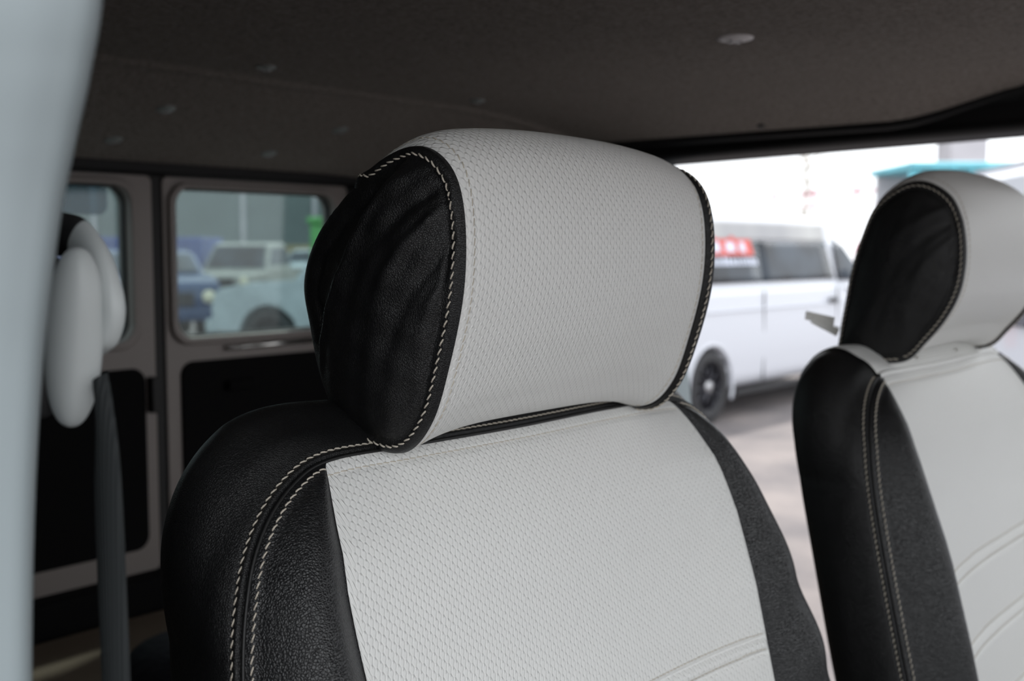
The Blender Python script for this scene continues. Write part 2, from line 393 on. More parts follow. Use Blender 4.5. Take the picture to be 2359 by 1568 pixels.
    for yy in (.60, .74):
        tb = TB().tube([(-.562, yy, 1.42), (-.562, yy, 1.48)], .005, 14); tb.build('post', M['chrome'], band, True)
    return band
def arclen_like(N, n):
    N = np.asarray(N); t = np.linspace(0, len(N) - 1, n); return np.stack([np.interp(t, np.arange(len(N)), N[:, k]) for k in range(3)], 1)

# ---------------------------------------------------------------- seat back
ZB = .98                                    # bottom of the backrest
def Xf(z): return -.540 + .235 * (1.466 - z)
# seam outline (Y, z), left bottom -> over the top -> right bottom
SEAM = [(.372, ZB), (.370, 1.08), (.369, 1.18), (.371, 1.27), (.377, 1.345), (.390, 1.398), (.410, 1.432), (.438, 1.455), (.472, 1.466),
        (.54, 1.466), (.66, 1.465), (.78, 1.466), (.872, 1.464), (.915, 1.450), (.945, 1.418), (.970, 1.37), (.988, 1.30), (1.000, 1.22), (1.008, 1.12), (1.012, 1.04), (1.012, ZB)]
WL, WR = 8, 12                              # seam control points where the white panel starts / ends
def seam_curve(n, off=0.):
    c = cr(SEAM, n); x = np.array([Xf(z) for z in c[:, 1]]) - .004
    top = np.clip((c[:, 1] - 1.40) / .08, 0, 1); x = x - .006 * top
    return np.stack([x, c[:, 0], c[:, 1]], 1)
NS = 521
KEEP = {}
def build_backrest(parent):
    G = seam_curve(NS); m = len(SEAM) - 1
    iL = int(round(WL / m * (NS - 1))); iR = int(round(WR / m * (NS - 1)))
    mid = np.array([.67, 1.2])
    # gusset that runs round the edge: guide curves behind the seam
    topw = np.clip((G[:, 2] - 1.36) / .10, 0, 1) ** 1.0
    def off(dx, out, out_top):
        o = G.copy(); d = np.gradient(G[:, 1:], axis=0); nn = np.stack([-d[:, 1], d[:, 0]], 1); nn /= np.maximum(np.linalg.norm(nn, axis=1, keepdims=True), 1e-9)
        w = np.ones(25) / 25; nn = np.stack([np.convolve(np.pad(nn[:, k], 12, 'edge'), w, 'valid') for k in range(2)], 1); nn /= np.linalg.norm(nn, axis=1, keepdims=True)
        if (G[0, 1:] + nn[0] * .1 - mid)[0] > (G[0, 1:] - mid)[0]: nn = -nn
        o[:, 1:] += nn * (out * (1 - topw) + out_top * topw)[:, None]; o[:, 0] += dx
        return o
    guides = [off(0, 0, 0), off(-.007, .003, .006), off(-.021, .005, .018), off(-.043, .004, .029), off(-.066, .000, .027), off(-.086, -.010, .010), off(-.097, -.035, -.025), off(-.098, -.09, -.09)]
    gi = np.stack(guides, 0); ng = 70
    GP = np.stack([cr(gi[:, i], ng) for i in range(NS)], 0)      # NS x ng x 3
    # small pulled puckers beside the seam, ridge of the turned seam allowance
    arc = np.r_[0, np.cumsum(np.linalg.norm(np.diff(G, axis=0), axis=1))]
    dist = np.concatenate([np.zeros((NS, 1)), np.cumsum(np.linalg.norm(np.diff(GP, axis=1), axis=2), 1)], 1)
    N = normals(GP); 
    if N[NS // 2, 20, 2] < 0: N = -N
    A2 = arc[:, None]
    shoulder = np.exp(-((A2 - arc[int(6.6 / m * NS)]) / .09) ** 2) + np.exp(-((A2 - arc[int(13.4 / m * NS)]) / .08) ** 2)
    h = .0016 * np.exp(-((dist - .0035) / .0028) ** 2) - .0012 * np.exp(-((dist - .0068) / .0016) ** 2) - .0016 * np.exp(-(dist / .0014) ** 2)
    h = h + .0022 * shoulder * np.exp(-((dist - .022) / .012) ** 2) * np.sin(A2 / .021 + dist * 60) + .0016 * np.exp(-((dist - .07) / .03) ** 2) * np.sin(A2 / .043 + dist * 40)
    GP = GP + N * h[..., None]
    gus = grid('backrest', GP, M['leather_soft'], parent, flip=True); tag(gus, 'black leather side and top of the backrest')
    # back face closes the shell
    inner = GP[:, -1]; tb = TB(); L_ = inner[:NS // 2 + 1]; R_ = inner[::-1][:NS // 2 + 1]
    BP = np.stack([L_ + (R_ - L_) * t for t in np.linspace(0, 1, 12)], 1)
    grid('back_panel', BP[::4], M['leather_soft'], gus)
    # centre panel and bolsters
    YL, YR = G[iL, 1], G[iR, 1]
    quilt = [1.255, 1.175, 1.095]
    def crest(z): return .010 + .036 * np.clip((1.46 - z) / .16, 0, 1) ** .8
    def white_edge(side, n):
        """line from bottom to the seam corner: white / bolster boundary (slightly bowed, sits forward)"""
        g = G[iL] if side < 0 else G[iR]
        z = np.linspace(ZB, g[2], n); t = (z - ZB) / (g[2] - ZB)
        bow = (.004 if side < 0 else .004) * (1 - t)
        if side < 0: y = g[1] - .004 - .034 * (1 - np.exp(-(g[2] - z) / .06)) + .012 * np.clip((g[2] - z - .07) / .12, 0, 1)
        else: y = g[1] + .030 * np.clip((g[2] - z) / .10, 0, 1) ** .55 + .0 * (1 - t)
        d = g[2] - z
        rise = .014 * (1 - np.exp(-d / .02)) + .45 * crest(z) * np.clip(d / .05, 0, 1)
        x = np.array([Xf(k) for k in z]) - .004 - .006 * np.clip((z - 1.40) / .08, 0, 1) + rise
        return np.stack([x, y, z], 1)
    nz, nw = 420, 150
    EL, ER = white_edge(-1, nz), white_edge(1, nz)
    W = np.zeros((nz, nw, 3)); gt = G[iL:iR + 1]
    for j in range(nw):
        s = j / (nw - 1)
        top = np.array([np.interp(s * (len(gt) - 1), np.arange(len(gt)), gt[:, k]) for k in range(3)])
        zt = top[2]
        zz = ZB + (zt - ZB) * np.linspace(0, 1, nz)
        a = EL; b = ER
        y = a[:, 1] + (b[:, 1] - a[:, 1]) * s
        tt = np.linspace(0, 1, nz)
        y = y * (1 - tt ** 12) + top[1] * tt ** 12
        dtop = zt - zz
        base = np.array([Xf(k) for k in zz]) - .004 - .006 * np.clip((zz - 1.40) / .08, 0, 1)
        rise = .016 * (1 - np.exp(-dtop / .022))
        edge = .45 * crest(zz) * np.clip(dtop / .05, 0, 1)
        w = abs(2 * s - 1) ** 3
        x = base + rise * (.875 + .125 * (1 - w)) + edge * w + .004 * (1 - w) * np.clip(dtop / .1, 0, 1)
        x -= .0012 * np.exp(-((dtop - .0085) / .0014) ** 2)
        for q in quilt:
            for dq in (0, -.013):
                x -= .0022 * np.exp(-((zz - q - dq) / .0018) ** 2)
            x += .0018 * np.exp(-((zz - q + .0065) / .004) ** 2)
        W[:, j] = np.stack([x, y, zz], 1)
    W[:, 0] = EL; W[:, -1] = ER
    for q in quilt:
        pass
    wv = np.concatenate([np.zeros((1, nw)), np.cumsum(np.linalg.norm(np.diff(W, axis=0), axis=2), 0)], 0)
    cp = grid('centre_panel', W, M['vinyl'], gus, uv=np.stack([W[..., 1], wv], 2))
    tag(cp, 'white textured centre panel')
    NW = normals(W)
    if NW[nz // 2, nw // 2, 0] < 0: NW = -NW
    zi = lambda j, z: int(np.argmin(abs(W[:, j, 2] - z)))
    for q in quilt:
        for dq in (.0, -.013):
            tb = TB(); p = np.array([W[zi(j, q + dq + .004), j] for j in range(1, nw - 1)]); n_ = np.array([NW[zi(j, q + dq), j] for j in range(1, nw - 1)])
            stitches(tb, p, n_, .005, .00042, .0002, .0002); tb.build('quilt_stitching', M['thread'], cp, True)
    p = np.array([W[int(np.argmin(abs(W[-1, j, 2] - W[:, j, 2] - .0085))), j] for j in range(0, nw)]); n_ = np.array([NW[-8, j] for j in range(nw)])
    tb = TB(); stitches(tb, p, n_, .0062, .00036, .0001, .0003, .1)
    tb.build('panel_stitching', M['thread'], cp, True)
    # bolsters
    for side in (-1, 1):
        tb2 = TB()
        sc_ = G[:iL + 1] if side < 0 else G[iR:][::-1]
        E = EL if side < 0 else ER
        n = 260; S = arclen(sc_, n)
        # pair the points by progress along each curve so that the panel stays regular down to its tip
        Ei = arclen(E, n)
        zS = S[:, 2]; 
        m_ = 44; B = np.zeros((n, m_, 3)); 
        for k in range(m_):
            r = k / (m_ - 1)
            p = S * (1 - r) + Ei * r
            wd = np.linalg.norm(S[:, 1:] - Ei[:, 1:], axis=1)
            hump = (math.sin(math.pi * r) ** 1.15) * wd * (.40 + .10 * np.clip((1.40 - p[:, 2]) / .2, 0, 1)) * (1 - .25 * (r - .4))
            base = np.array([Xf(z) for z in p[:, 2]])
            p[:, 0] += hump
            di = r * wd
            p[:, 0] += .0014 * np.exp(-((di - .0022) / .002) ** 2) * np.clip(wd / .02, 0, 1) - .0010 * np.exp(-((di - .0050) / .0016) ** 2) * np.clip(wd / .02, 0, 1)
            p[:, 0] -= .0004 * np.exp(-((1 - r) * wd / .004) ** 2) * np.clip(wd / .03, 0, 1)
            if side > 0:
                u = (S[:, 2] + .3 * r * wd)
                p[:, 0] += .0035 * math.sin(math.pi * r) * np.sin(u * 75 + 1.5 * r) * np.clip((1.40 - u) / .1, 0, 1) * np.exp(-((r - .55) / .3) ** 2)
            B[:, k] = p
        bo = grid('bolster', B, M['leather'], gus, flip=(side > 0))
        NB = normals(B)
        if NB[n // 2, m_ // 2, 0] < 0: NB = -NB
        pth = []; nm = []; ad_ = np.concatenate([np.zeros((n, 1)), np.cumsum(np.linalg.norm(np.diff(B, axis=1), axis=2), 1)], 1)
        for i in range(n):
            if ad_[i, -1] < .0072: break
            t = np.interp(.0062, ad_[i], np.arange(m_)); k0 = int(t); f = t - k0; pth.append(B[i, k0] * (1 - f) + B[i, min(k0 + 1, m_ - 1)] * f); nm.append(NB[i, k0])
        stitches(tb2, np.array(pth), np.array(nm), .0060, .00060, .0002, .0006); tb2.build('bolster_stitching', M['thread'], bo, True)
    # outer row on the gusset, plus the raised cord of the seam itself
    pth = []; nm = []
    for i in range(2, NS - 2, 2):
        t = np.interp(.0062, dist[i], np.arange(ng)); k = int(t); pth.append(GP[i, k] * (1 - t + k) + GP[i, k + 1] * (t - k)); nm.append(N[i, k])
    tb2 = TB(); stitches(tb2, cr(pth, 1500), arclen_like(nm, 1500), .0060, .00060, .0002, .0006)
    KEEP.update(GP=GP, N=N, pth=np.array(pth), nm=np.array(nm), iL=iL, iR=iR)
    tb2.build('seam_stitching', M['thread'], gus, True)
    TB().tube(G[2:-2:2] + np.array([0.0012, 0, 0]), .0012, 8).build('seam_cord', M['seam'], gus, True)
    return gus
def build_cushion(parent):
    # seat cushion and its base, below the picture's edge
    prof = [(-.50, .90), (-.49, 1.0), (-.40, 1.035), (-.25, 1.04), (-.08, 1.05), (0.0, 1.03), (.03, .98), (.01, .92), (-.1, .90), (-.35, .89)]
    R = cr(prof, 80, True); ys = np.linspace(-1, 1, 40); P = np.zeros((80, 40, 3)); c = np.array([-.23, .965])
    for j, u in enumerate(ys):
        s = (1 - abs(u) ** 8) ** .3 if abs(u) < 1 else 0; y = .67 + .30 * u
        S = c + (R - c) * (.6 + .4 * s) if abs(u) < .999 else c + (R - c) * .01
        P[:, j] = np.stack([S[:, 0], np.full(80, y), S[:, 1]], 1)
    o = grid('seat_cushion', P, M['leather'], parent, True)
    tb = TB()
    for j, x in enumerate((-.42, -.06)):
        tb.box((x, .67, .77), (.05, .46, .27))
    tb.box((-.24, .67, .66), (.50, .50, .04)); tb.build('seat_base', M['trim'], parent, bevel=.01)
    return o
def build_seat():
    root = empty('car_seat', (-.25, .67, .64))
    before = set(bpy.data.objects)
    build_backrest(root); h = build_headrest(root); build_cushion(root)
    for o in list(bpy.data.objects):
        if o.parent is root: o.location = Vector((0, 0, 0)) - root.location
    return root, h
seat, head = build_seat()
tag(seat, 'black and white leather car seat at picture centre, nearest the camera', 'car seat', 'front car seats')

def copy_tree(o, parent=None):
    c = o.copy(); C.objects.link(c); c.parent = parent
    for ch in list(o.children):
        copy_tree(ch, c)
    return c
seat2 = copy_tree(seat); seat2.location = seat.location + Vector((.06, .757, -.008))
tag(seat2, 'black and white leather car seat cut off by the right picture edge', 'car seat', 'front car seats')
# the far headrest is stuffed differently: straighter back, no rear lobe
def drop_tree(o):
    for ch in list(o.children): drop_tree(ch)
    bpy.data.objects.remove(o)
for c in list(seat2.children):
    if c.name.startswith('headrest'): drop_tree(c)
# and its white panel carries on over the top edge of the backrest, so the seam is only sewn at the shoulders
for c in list(seat2.children):
    if c.name.startswith('backrest'):
        for g in list(c.children):
            if g.name.startswith(('seam_stitching', 'seam_cord')): bpy.data.objects.remove(g)
        iL, iR = KEEP['iL'] - 4, KEEP['iR'] + 4
        tp = grid('top_panel', KEEP['GP'][iL:iR, :] + KEEP['N'][iL:iR, :] * .0016, M['vinyl'], c, flip=True); tag(tp, 'white textured top of the backrest')
        for sl in (slice(0, (iL - 2) // 2), slice((iR - 2) // 2, None)):
            TB().tube(KEEP['GP'][:, 0][2:-2:2][sl] + np.array([.0012, 0, 0]), .0012, 8).build('seam_cord', M['seam'], c, True)
            p_, n_ = KEEP['pth'][sl], KEEP['nm'][sl]; tb = TB()
            stitches(tb, cr(p_, 700), arclen_like(n_, 700), .0060, .00060, .0002, .0006); tb.build('seam_stitching', M['thread'], c, True)
RING = RING_FAR; RC = np.array(RING).mean(0) + np.array([.006, .006]); WRAP = 0; FOLDS = .45
h2 = build_headrest(seat2); h2.location = -seat.location

# cream paper tag tied behind the far seat's headrest
tg = empty('paper_tag', (-.565, 1.300, 1.512)); tag(tg, 'small cream paper tag hanging behind the far seat headrest', 'tag')
def slab(c, w, h, t, rot):
    o = TB().box((0, 0, 0), (w, t, h)).build('tag_sheet', M['tag'], tg, bevel=t * .3); o.location = c; o.rotation_euler = rot; return o
slab((-.028, -.012, .005), .036, .011, .0008, (-.35, .22, YAW)); slab((-.022, -.010, -.004), .036, .010, .0008, (-.2, .48, YAW))
TB().tube([(-.012, -.004, -.004), (.004, .002, -.009), (.02, .01, -.012)], .0006, 6).build('string', M['tag'], tg, True)

# ---------------------------------------------------------------- the van interior shell
def ceil_base(x): return 1.876 if x > -1.5 else 1.876 - .12 * ((-1.5 - x) / .45) ** 1.0
def ceil_z(x, y):
    z = ceil_base(x)
    k = np.clip((x + .82) / .30, 0, 1); k = k * k * (3 - 2 * k)
    s = np.clip((y - 1.60) / .45, 0, 1); z -= (.046 * (1 - k) - .008 * k) * s ** 2
    s = np.clip((.70 - y) / .45, 0, 1); z -= .05 * s * s
    return z - .010 * math.exp(-((x + 1.5) / .02) ** 2) * 0 
xs = np.r_[np.linspace(-1.97, -1.54, 14), np.linspace(-1.53, -1.47, 10), np.linspace(-1.45, .9, 60)]
ysn = np.linspace(.22, 2.06, 60)
CP = np.array([[(x, y, ceil_z(x, y) - .006 * math.exp(-((x + 1.505) / .012) ** 2)) for y in ysn] for x in xs])
ce = grid('ceiling', CP, M['felt'], flip=True); tag(ce, kind='structure')
md = ce.modifiers.new('solid', 'SOLIDIFY'); md.thickness = .03; md.offset = 1
# outer roof skin keeps the sky out
TB().box((-.53, 1.14, 1.99), (2.95, 2.04, .03)).build('ceiling_roof_skin', M['pillar'], None, bevel=.01)
bpy.data.objects['ceiling_roof_skin']['kind'] = 'structure'
# header rail above the far door opening
H = []
for x in np.linspace(-2.0, .9, 60):
    zt = ceil_z(x, 2.05)
    sec = [(2.035, zt + .02), (2.040, zt - .004), (2.052, zt - .012), (2.060, 1.835 if zt > 1.85 else zt - .014), (2.066, 1.812), (2.060, 1.800), (2.075, 1.789), (2.11, 1.787), (2.14, 1.80), (2.14, 1.99)]
    H.append(cr([(x, a, b + (.022 * (x + 1.3) if b < 1.84 and a > 2.055 else 0)) for a, b in sec], 36))
hd = grid('trim_1', np.array(H), M['trim'], None); tag(hd, kind='structure')
# far side wall: rear part behind the door opening, pillar at its edge, sill
tb = TB().prism([(-1.99, .62), (-1.28, .62), (-1.385, 1.84), (-1.99, 1.84)], lambda a, b, h: (a, h, b), 2.095, 2.145); w = tb.build('wall_right', M['card'], None, bevel=.004); tag(w, kind='structure')
tb = TB().prism([(-1.277, .65), (-1.257, .65), (-1.362, 1.80), (-1.385, 1.80)], lambda a, b, h: (a, h, b), 2.065, 2.155); w = tb.build('trim_2', M['rubber'], None, bevel=.004); tag(w, kind='structure')
tb = TB().prism([(-1.257, .65), (-1.231, .65), (-1.338, 1.80), (-1.362, 1.80)], lambda a, b, h: (a, h, b), 2.085, 2.155); w = tb.build('trim_3', M['pillar'], None, bevel=.006); tag(w, kind='structure')
tb = TB().box((-.53, 2.12, .60), (2.9, .08, .10)); w = tb.build('trim_4', M['pillar'], None, bevel=.01); tag(w, kind='structure')
# near side wall behind the pillar
tb = TB().box((-1.23, .13, 1.22), (1.50, .05, 1.36)); w = tb.build('wall_left', M['card'], None, bevel=.004); tag(w, kind='structure')
# floor, front bulkhead and windscreen posts
tb = TB().box((-.53, 1.14, .625), (2.9, 2.0, .03)); w = tb.build('floor', M['floor'], None); tag(w, kind='structure')
tb = TB().box((.90, 1.14, .95), (.06, 2.0, .64)); w = tb.build('wall_front', M['trim'], None, bevel=.01); tag(w, kind='structure')
for i, y in enumerate((.16, 2.10)):
    tb = TB().tube([(.90, y, 1.25), (.80, y, 1.92)], .03, 10); w = tb.build('trim_%d' % (5 + i), M['trim'], None, True); tag(w, kind='structure')

# ---- near pillar (pale plastic, curved), its right edge follows the door frame
EDGE = [(-.322, 1.86), (-.330, 1.76), (-.339, 1.690), (-.349, 1.660), (-.360, 1.637), (-.370, 1.615), (-.380, 1.585), (-.388, 1.555), (-.397, 1.501), (-.403, 1.439), (-.408, 1.35), (-.412, 1.1), (-.412, .7)]
ed = cr(EDGE, 140); PP = []
for x, z in ed:
    sec = [(x * 1.19 - .030, .238), (x * 1.12 - .010, .224), (x * 1.02, .204), (x - .006, .190), (x - .018, .176), (x - .036, .162), (x - .060, .154), (x - .088, .150), (x - .12, .150), (x - .14, .16)]
    PP.append(cr([(a, b, z) for a, b in sec], 40))
p = grid('wall_left_pillar', np.array(PP), M['pillar'], None); p['kind'] = 'structure'

# ---------------------------------------------------------------- seat belt on the pillar
belt = empty('seat_belt', (-.46, .25, 1.56)); tag(belt, 'grey seat belt with pale oval top guide beside the near pillar', 'seat belt')
def rel(o): o.location = Vector((0, 0, 0)) - o.parent.location; return o
Rv = np.array([math.cos(YAW), math.sin(YAW), 0.]); Fv = np.array([-math.sin(YAW), math.cos(YAW), 0.])
def ellip(name, c, ax, mat, parent, power=2.5, n=40):
    """superellipsoid with axes given as three vectors"""
    P = np.zeros((n, n, 3)); f = lambda t, e: np.sign(t) * abs(t) ** e; e = 2 / power
    for i, a in enumerate(np.linspace(0, 2 * math.pi, n, endpoint=False)):
        for j, b in enumerate(np.linspace(-math.pi / 2, math.pi / 2, n)):
            u = f(math.cos(b), e) * f(math.cos(a), e); v = f(math.cos(b), e) * f(math.sin(a), e); w = f(math.sin(b), e)
            P[i, j] = np.array(c) + u * np.array(ax[0]) + v * np.array(ax[1]) + w * np.array(ax[2])
    o = grid(name, P, mat, parent, True)
    bm = bmesh.new(); bm.from_mesh(o.data); bmesh.ops.remove_doubles(bm, verts=bm.verts, dist=1e-5); bmesh.ops.recalc_face_normals(bm, faces=bm.faces); bm.to_mesh(o.data); bm.free()
    return o
# cover: a flat oval lying along the wall (thin in Y), seen nearly edge on
cv = ellip('oval_cover', (-.456, .250, 1.562), ((.0115, .002, -.002), (0, .010, 0), (.006, 0, .039)), M['beltplastic'], belt, 2.3); rel(cv)
bk = ellip('cover_back', (-.469, .244, 1.562), ((.0085, .002, 0), (0, .009, 0), (.006, 0, .036)), M['darkplastic'], belt, 2.3); rel(bk)
# loop: broad pale crescent sweeping over and down behind the cover
OUT = [(-0.4946, 1.6174), (-0.4823, 1.6167), (-0.4675, 1.6138), (-0.4519, 1.6028), (-0.4423, 1.5879), (-0.4389, 1.5731), (-0.4448, 1.5598), (-0.4546, 1.5541)]
INN = [(-0.4959, 1.597), (-0.4873, 1.5971), (-0.4778, 1.5967), (-0.464, 1.5914), (-0.4547, 1.5849), (-0.4495, 1.5765), (-0.4513, 1.5679), (-0.4566, 1.563)]
oc, ic = cr(OUT, 60), cr(INN, 60); LP = np.zeros((24, 60, 3))
for i in range(60):
    c0 = (oc[i] + ic[i]) / 2; hv_ = (oc[i] - ic[i]) / 2
    for k in range(24):
        a = 2 * math.pi * k / 24; q2 = c0 + hv_ * math.cos(a); LP[k, i] = (q2[0], .262 + .005 * math.sin(a), q2[1])
rel(grid('guide_loop', LP[:, 18:], M['beltplastic'], belt, True)); rel(grid('loop_sleeve', LP[:, :19], M['darkplastic'], belt, True))
fl = ellip('loop_inner', (-.4600, .268, 1.5765), ((.0065, 0, -.001), (0, .004, 0), (.003, 0, .013)), M['beltplastic'], belt, 2.2); rel(fl)
# webbing hanging down
pts = [(-.443, .252, 1.545), (-.441, .252, 1.53), (-.441, .252, 1.50), (-.440, .252, 1.45), (-.439, .252, 1.40), (-.438, .252, 1.2), (-.437, .252, .9)]
hw = [.003, .0045, .0095, .0105, .0105, .0105, .0105]
q = cr([(*p_, h_) for p_, h_ in zip(pts, hw)], 90); SB = np.zeros((90, 12, 3))
for i in range(90):
    for k in range(12):
        u = -1 + 2 * k / 11; SB[i, k] = (q[i, 0] + u * q[i, 3], q[i, 1] + .004 * u * u, q[i, 2] + .006 * u * math.exp(-((q[i, 2] - 1.52) / .03) ** 2))
st = grid('webbing', SB, M['webbing'], belt); rel(st); md = st.modifiers.new('solid', 'SOLIDIFY'); md.thickness = .0012

# ---------------------------------------------------------------- rear doors at X = -1.95
def rrect(y0, y1, z0, z1, r, n=8):
    out = []
    for cy, cz, a0 in ((y1 - r, z1 - r, 0), (y0 + r, z1 - r, 90), (y0 + r, z0 + r, 180), (y1 - r, z0 + r, 270)):
        for k in range(n + 1):
            a = math.radians(a0 + 90 * k / n); out.append((cy + r * math.cos(a), cz + r * math.sin(a)))
    return out
def holed(name, outer, holes, x0, x1, mat, parent=None, bevel=.006):
    bm = bmesh.new()
    def loop(pts):
        vs = [bm.verts.new((x0, p[0], p[1])) for p in pts]
        return [bm.edges.new((vs[i], vs[(i + 1) % len(vs)])) for i in range(len(vs))]
    es = loop(outer)
    for h in holes: es += loop(h)
    bmesh.ops.triangle_fill(bm, edges=es, use_beauty=True)
    r = bmesh.ops.extrude_face_region(bm, geom=bm.faces[:])
    bmesh.ops.translate(bm, verts=[v for v in r['geom'] if isinstance(v, bmesh.types.BMVert)], vec=(x1 - x0, 0, 0))
    bmesh.ops.recalc_face_normals(bm, faces=bm.faces)
    me = bpy.data.meshes.new(name); bm.to_mesh(me); bm.free(); me.materials.append(mat)
    o = bpy.data.objects.new(name, me); C.objects.link(o); o.parent = parent
    md = o.modifiers.new('bevel', 'BEVEL'); md.width = bevel; md.segments = 3; md.limit_method = 'ANGLE'; md.angle_limit = math.radians(50)
    for p in me.polygons: p.use_smooth = True
    o.modifiers.new('wn', 'WEIGHTED_NORMAL')
    return o
XR = -1.95
def rear_door(n, y0, y1, win, card, hinge_side):
    d = holed('door_%d' % n, rrect(y0, y1, .97, 1.742, .012), [rrect(*win, .035)], XR - .04, XR, M['doorpaint']); tag(d, kind='structure')
    # pressed inner rim round the glass, then the glass
    wy0, wy1, wz0, wz1 = win
    holed('window_rim', rrect(wy0 - .016, wy1 + .016, wz0 - .016, wz1 + .012, .045), [rrect(wy0, wy1, wz0, wz1, .035)], XR - .001, XR + .010, M['doorpaint'], d, .004)
    holed('window_seal', rrect(wy0 - .004, wy1 + .004, wz0 - .004, wz1 + .004, .038), [rrect(wy0 + .004, wy1 - .004, wz0 + .004, wz1 - .004, .031)], XR - .030, XR - .012, M['rubber'], d, .002)
    g = TB().prism(rrect(wy0 - .003, wy1 + .003, wz0 - .003, wz1 + .003, .036), lambda a, b, h: (h, a, b), XR - .024, XR - .020); g.build('window_pane', M['glass'], d)
    cy0, cy1, cz0, cz1 = card
    TB().prism(rrect(cy0, cy1, cz0, cz1, .028), lambda a, b, h: (h, a, b), XR - .002, XR + .006).build('door_card', M['card'], d, bevel=.003)
    return d
d1 = rear_door(1, 1.262, 1.740, (1.287, 1.700, 1.425, 1.722), (1.293, 1.712, 1.00, 1.376), 1)
d2 = rear_door(2, .58, 1.237, (.74, 1.188, 1.425, 1.722), (.74, 1.212, 1.016, 1.372), -1)
# bright tube shaped to stand for highlights on the right-hand window's sill, latch on the left leaf
TB().tube([(XR + .006, 1.40, 1.3975), (XR + .006, 1.65, 1.4005)], .006, 8).build('sill_highlight', M['chrome'], d1, True)
TB().box((XR + .004, 1.226, 1.318), (.03, .018, .07)).build('latch', M['rubber'], d2, bevel=.003)
TB().box((XR + .012, 1.43, 1.32), (.018, .07, .02)).build('pull_handle', M['card'], d1, bevel=.004)
TB().box((XR - .02, 1.2495, 1.36), (.03, .030, .80)).build('gap_seal', M['rubber'], d1, bevel=.002)
# blue sun film across the top of the left-hand window
TB().prism(rrect(.80, 1.155, 1.665, 1.724, .02), lambda a, b, h: (h, a, b), XR - .0195, XR - .0185).build('sun_film', M['film'], d2)
# rear frame around and under the doors
tb = TB().box((XR - .01, 1.14, 1.80), (.09, 1.98, .115)); w = tb.build('trim_7', M['trim'], None, bevel=.01); tag(w, kind='structure')
tb = TB().box((XR, 1.925, 1.25), (.10, .355, 1.1)); w = tb.build('trim_8', M['trim'], None, bevel=.01); tag(w, kind='structure')
tb = TB().box((XR, .36, 1.25), (.10, .42, 1.1)); w = tb.build('trim_9', M['card'], None, bevel=.01); tag(w, kind='structure')
tb = TB().box((XR - .01, 1.14, .80), (.10, 1.98, .335)); w = tb.build('wall_back', M['card'], None, bevel=.01); tag(w, kind='structure')
# raised deck over the engine, with a dark bag on it
tb = TB().box((-1.565, 1.14, .775), (.65, 1.90, .27)); w = tb.build('engine_deck', M['deck'], None, bevel=.012); tag(w, 'brown carpeted raised deck below the rear doors', 'deck')
bag = ellip('cloth_bag', (-1.42, .955, .971), ((.09, 0, 0), (0, .10, 0), (0, 0, .060)), M['bag'], None, 2.6); tag(bag, 'dark cloth bag lying on the brown rear deck', 'bag')

# ceiling buttons
def button(x, y, r, mat, name='ceiling_button'):
    z = ceil_z(x, y)
    slope = 0 if x > -1.5 else .12 / .45
    b = empty(name, (x, y, z))
    b.rotation_euler = (0, -math.atan(slope), 0)
    prof = [(r * 1.0, .001), (r * 1.0, -.0015), (r * .8, -.0035), (r * .55, -.0038), (r * .42, -.0050), (r * .2, -.0060), (.0002, -.0062)]
    q = cr(prof, 24); P = np.array([[(a * math.cos(t), a * math.sin(t), h) for a, h in q] for t in np.linspace(0, 2 * math.pi, 32, endpoint=False)])
    grid('disc', P, mat, b, True)
    TB().box((0, 0, -.0055), (r * .9, r * .16, .002)).box((0, 0, -.0055), (r * .16, r * .9, .002)).build('cross_slot', M['hub'], b)
    return b
BT = [(-1.40, 1.090, 'on the front row, left, just ahead of the ceiling crease'), (-1.41, 1.58, 'on the front row, right, just ahead of the ceiling crease'),
      (-1.66, 1.085, 'on the middle row, left, behind the ceiling crease'), (-1.67, 1.475, 'on the middle row, right, behind the ceiling crease'),
      (-1.815, 1.08, 'on the last row, left, close above the rear doors'), (-1.82, 1.42, 'on the last row, right, close above the rear doors')]
for x, y, w in BT:
    b = button(x, y, .015, M['buttongrey']); tag(b, 'small dark ceiling fixing button ' + w, 'ceiling button', 'buttons holding the ceiling felt')
b = button(-.742, 1.338, .0235, M['cap'], 'ceiling_button'); tag(b, 'large pale round ceiling button above the seats', 'ceiling button')
b = button(-1.05, 2.0, .008, M['darkplastic'], 'ceiling_stud'); tag(b, 'tiny grey stud in the ceiling felt near the far door header', 'stud')

# ---------------------------------------------------------------- outside
tb = TB().box((-10, 20, -.05), (160, 160, .1)); g = tb.build('ground', M['asphalt'], None); tag(g, kind='structure')

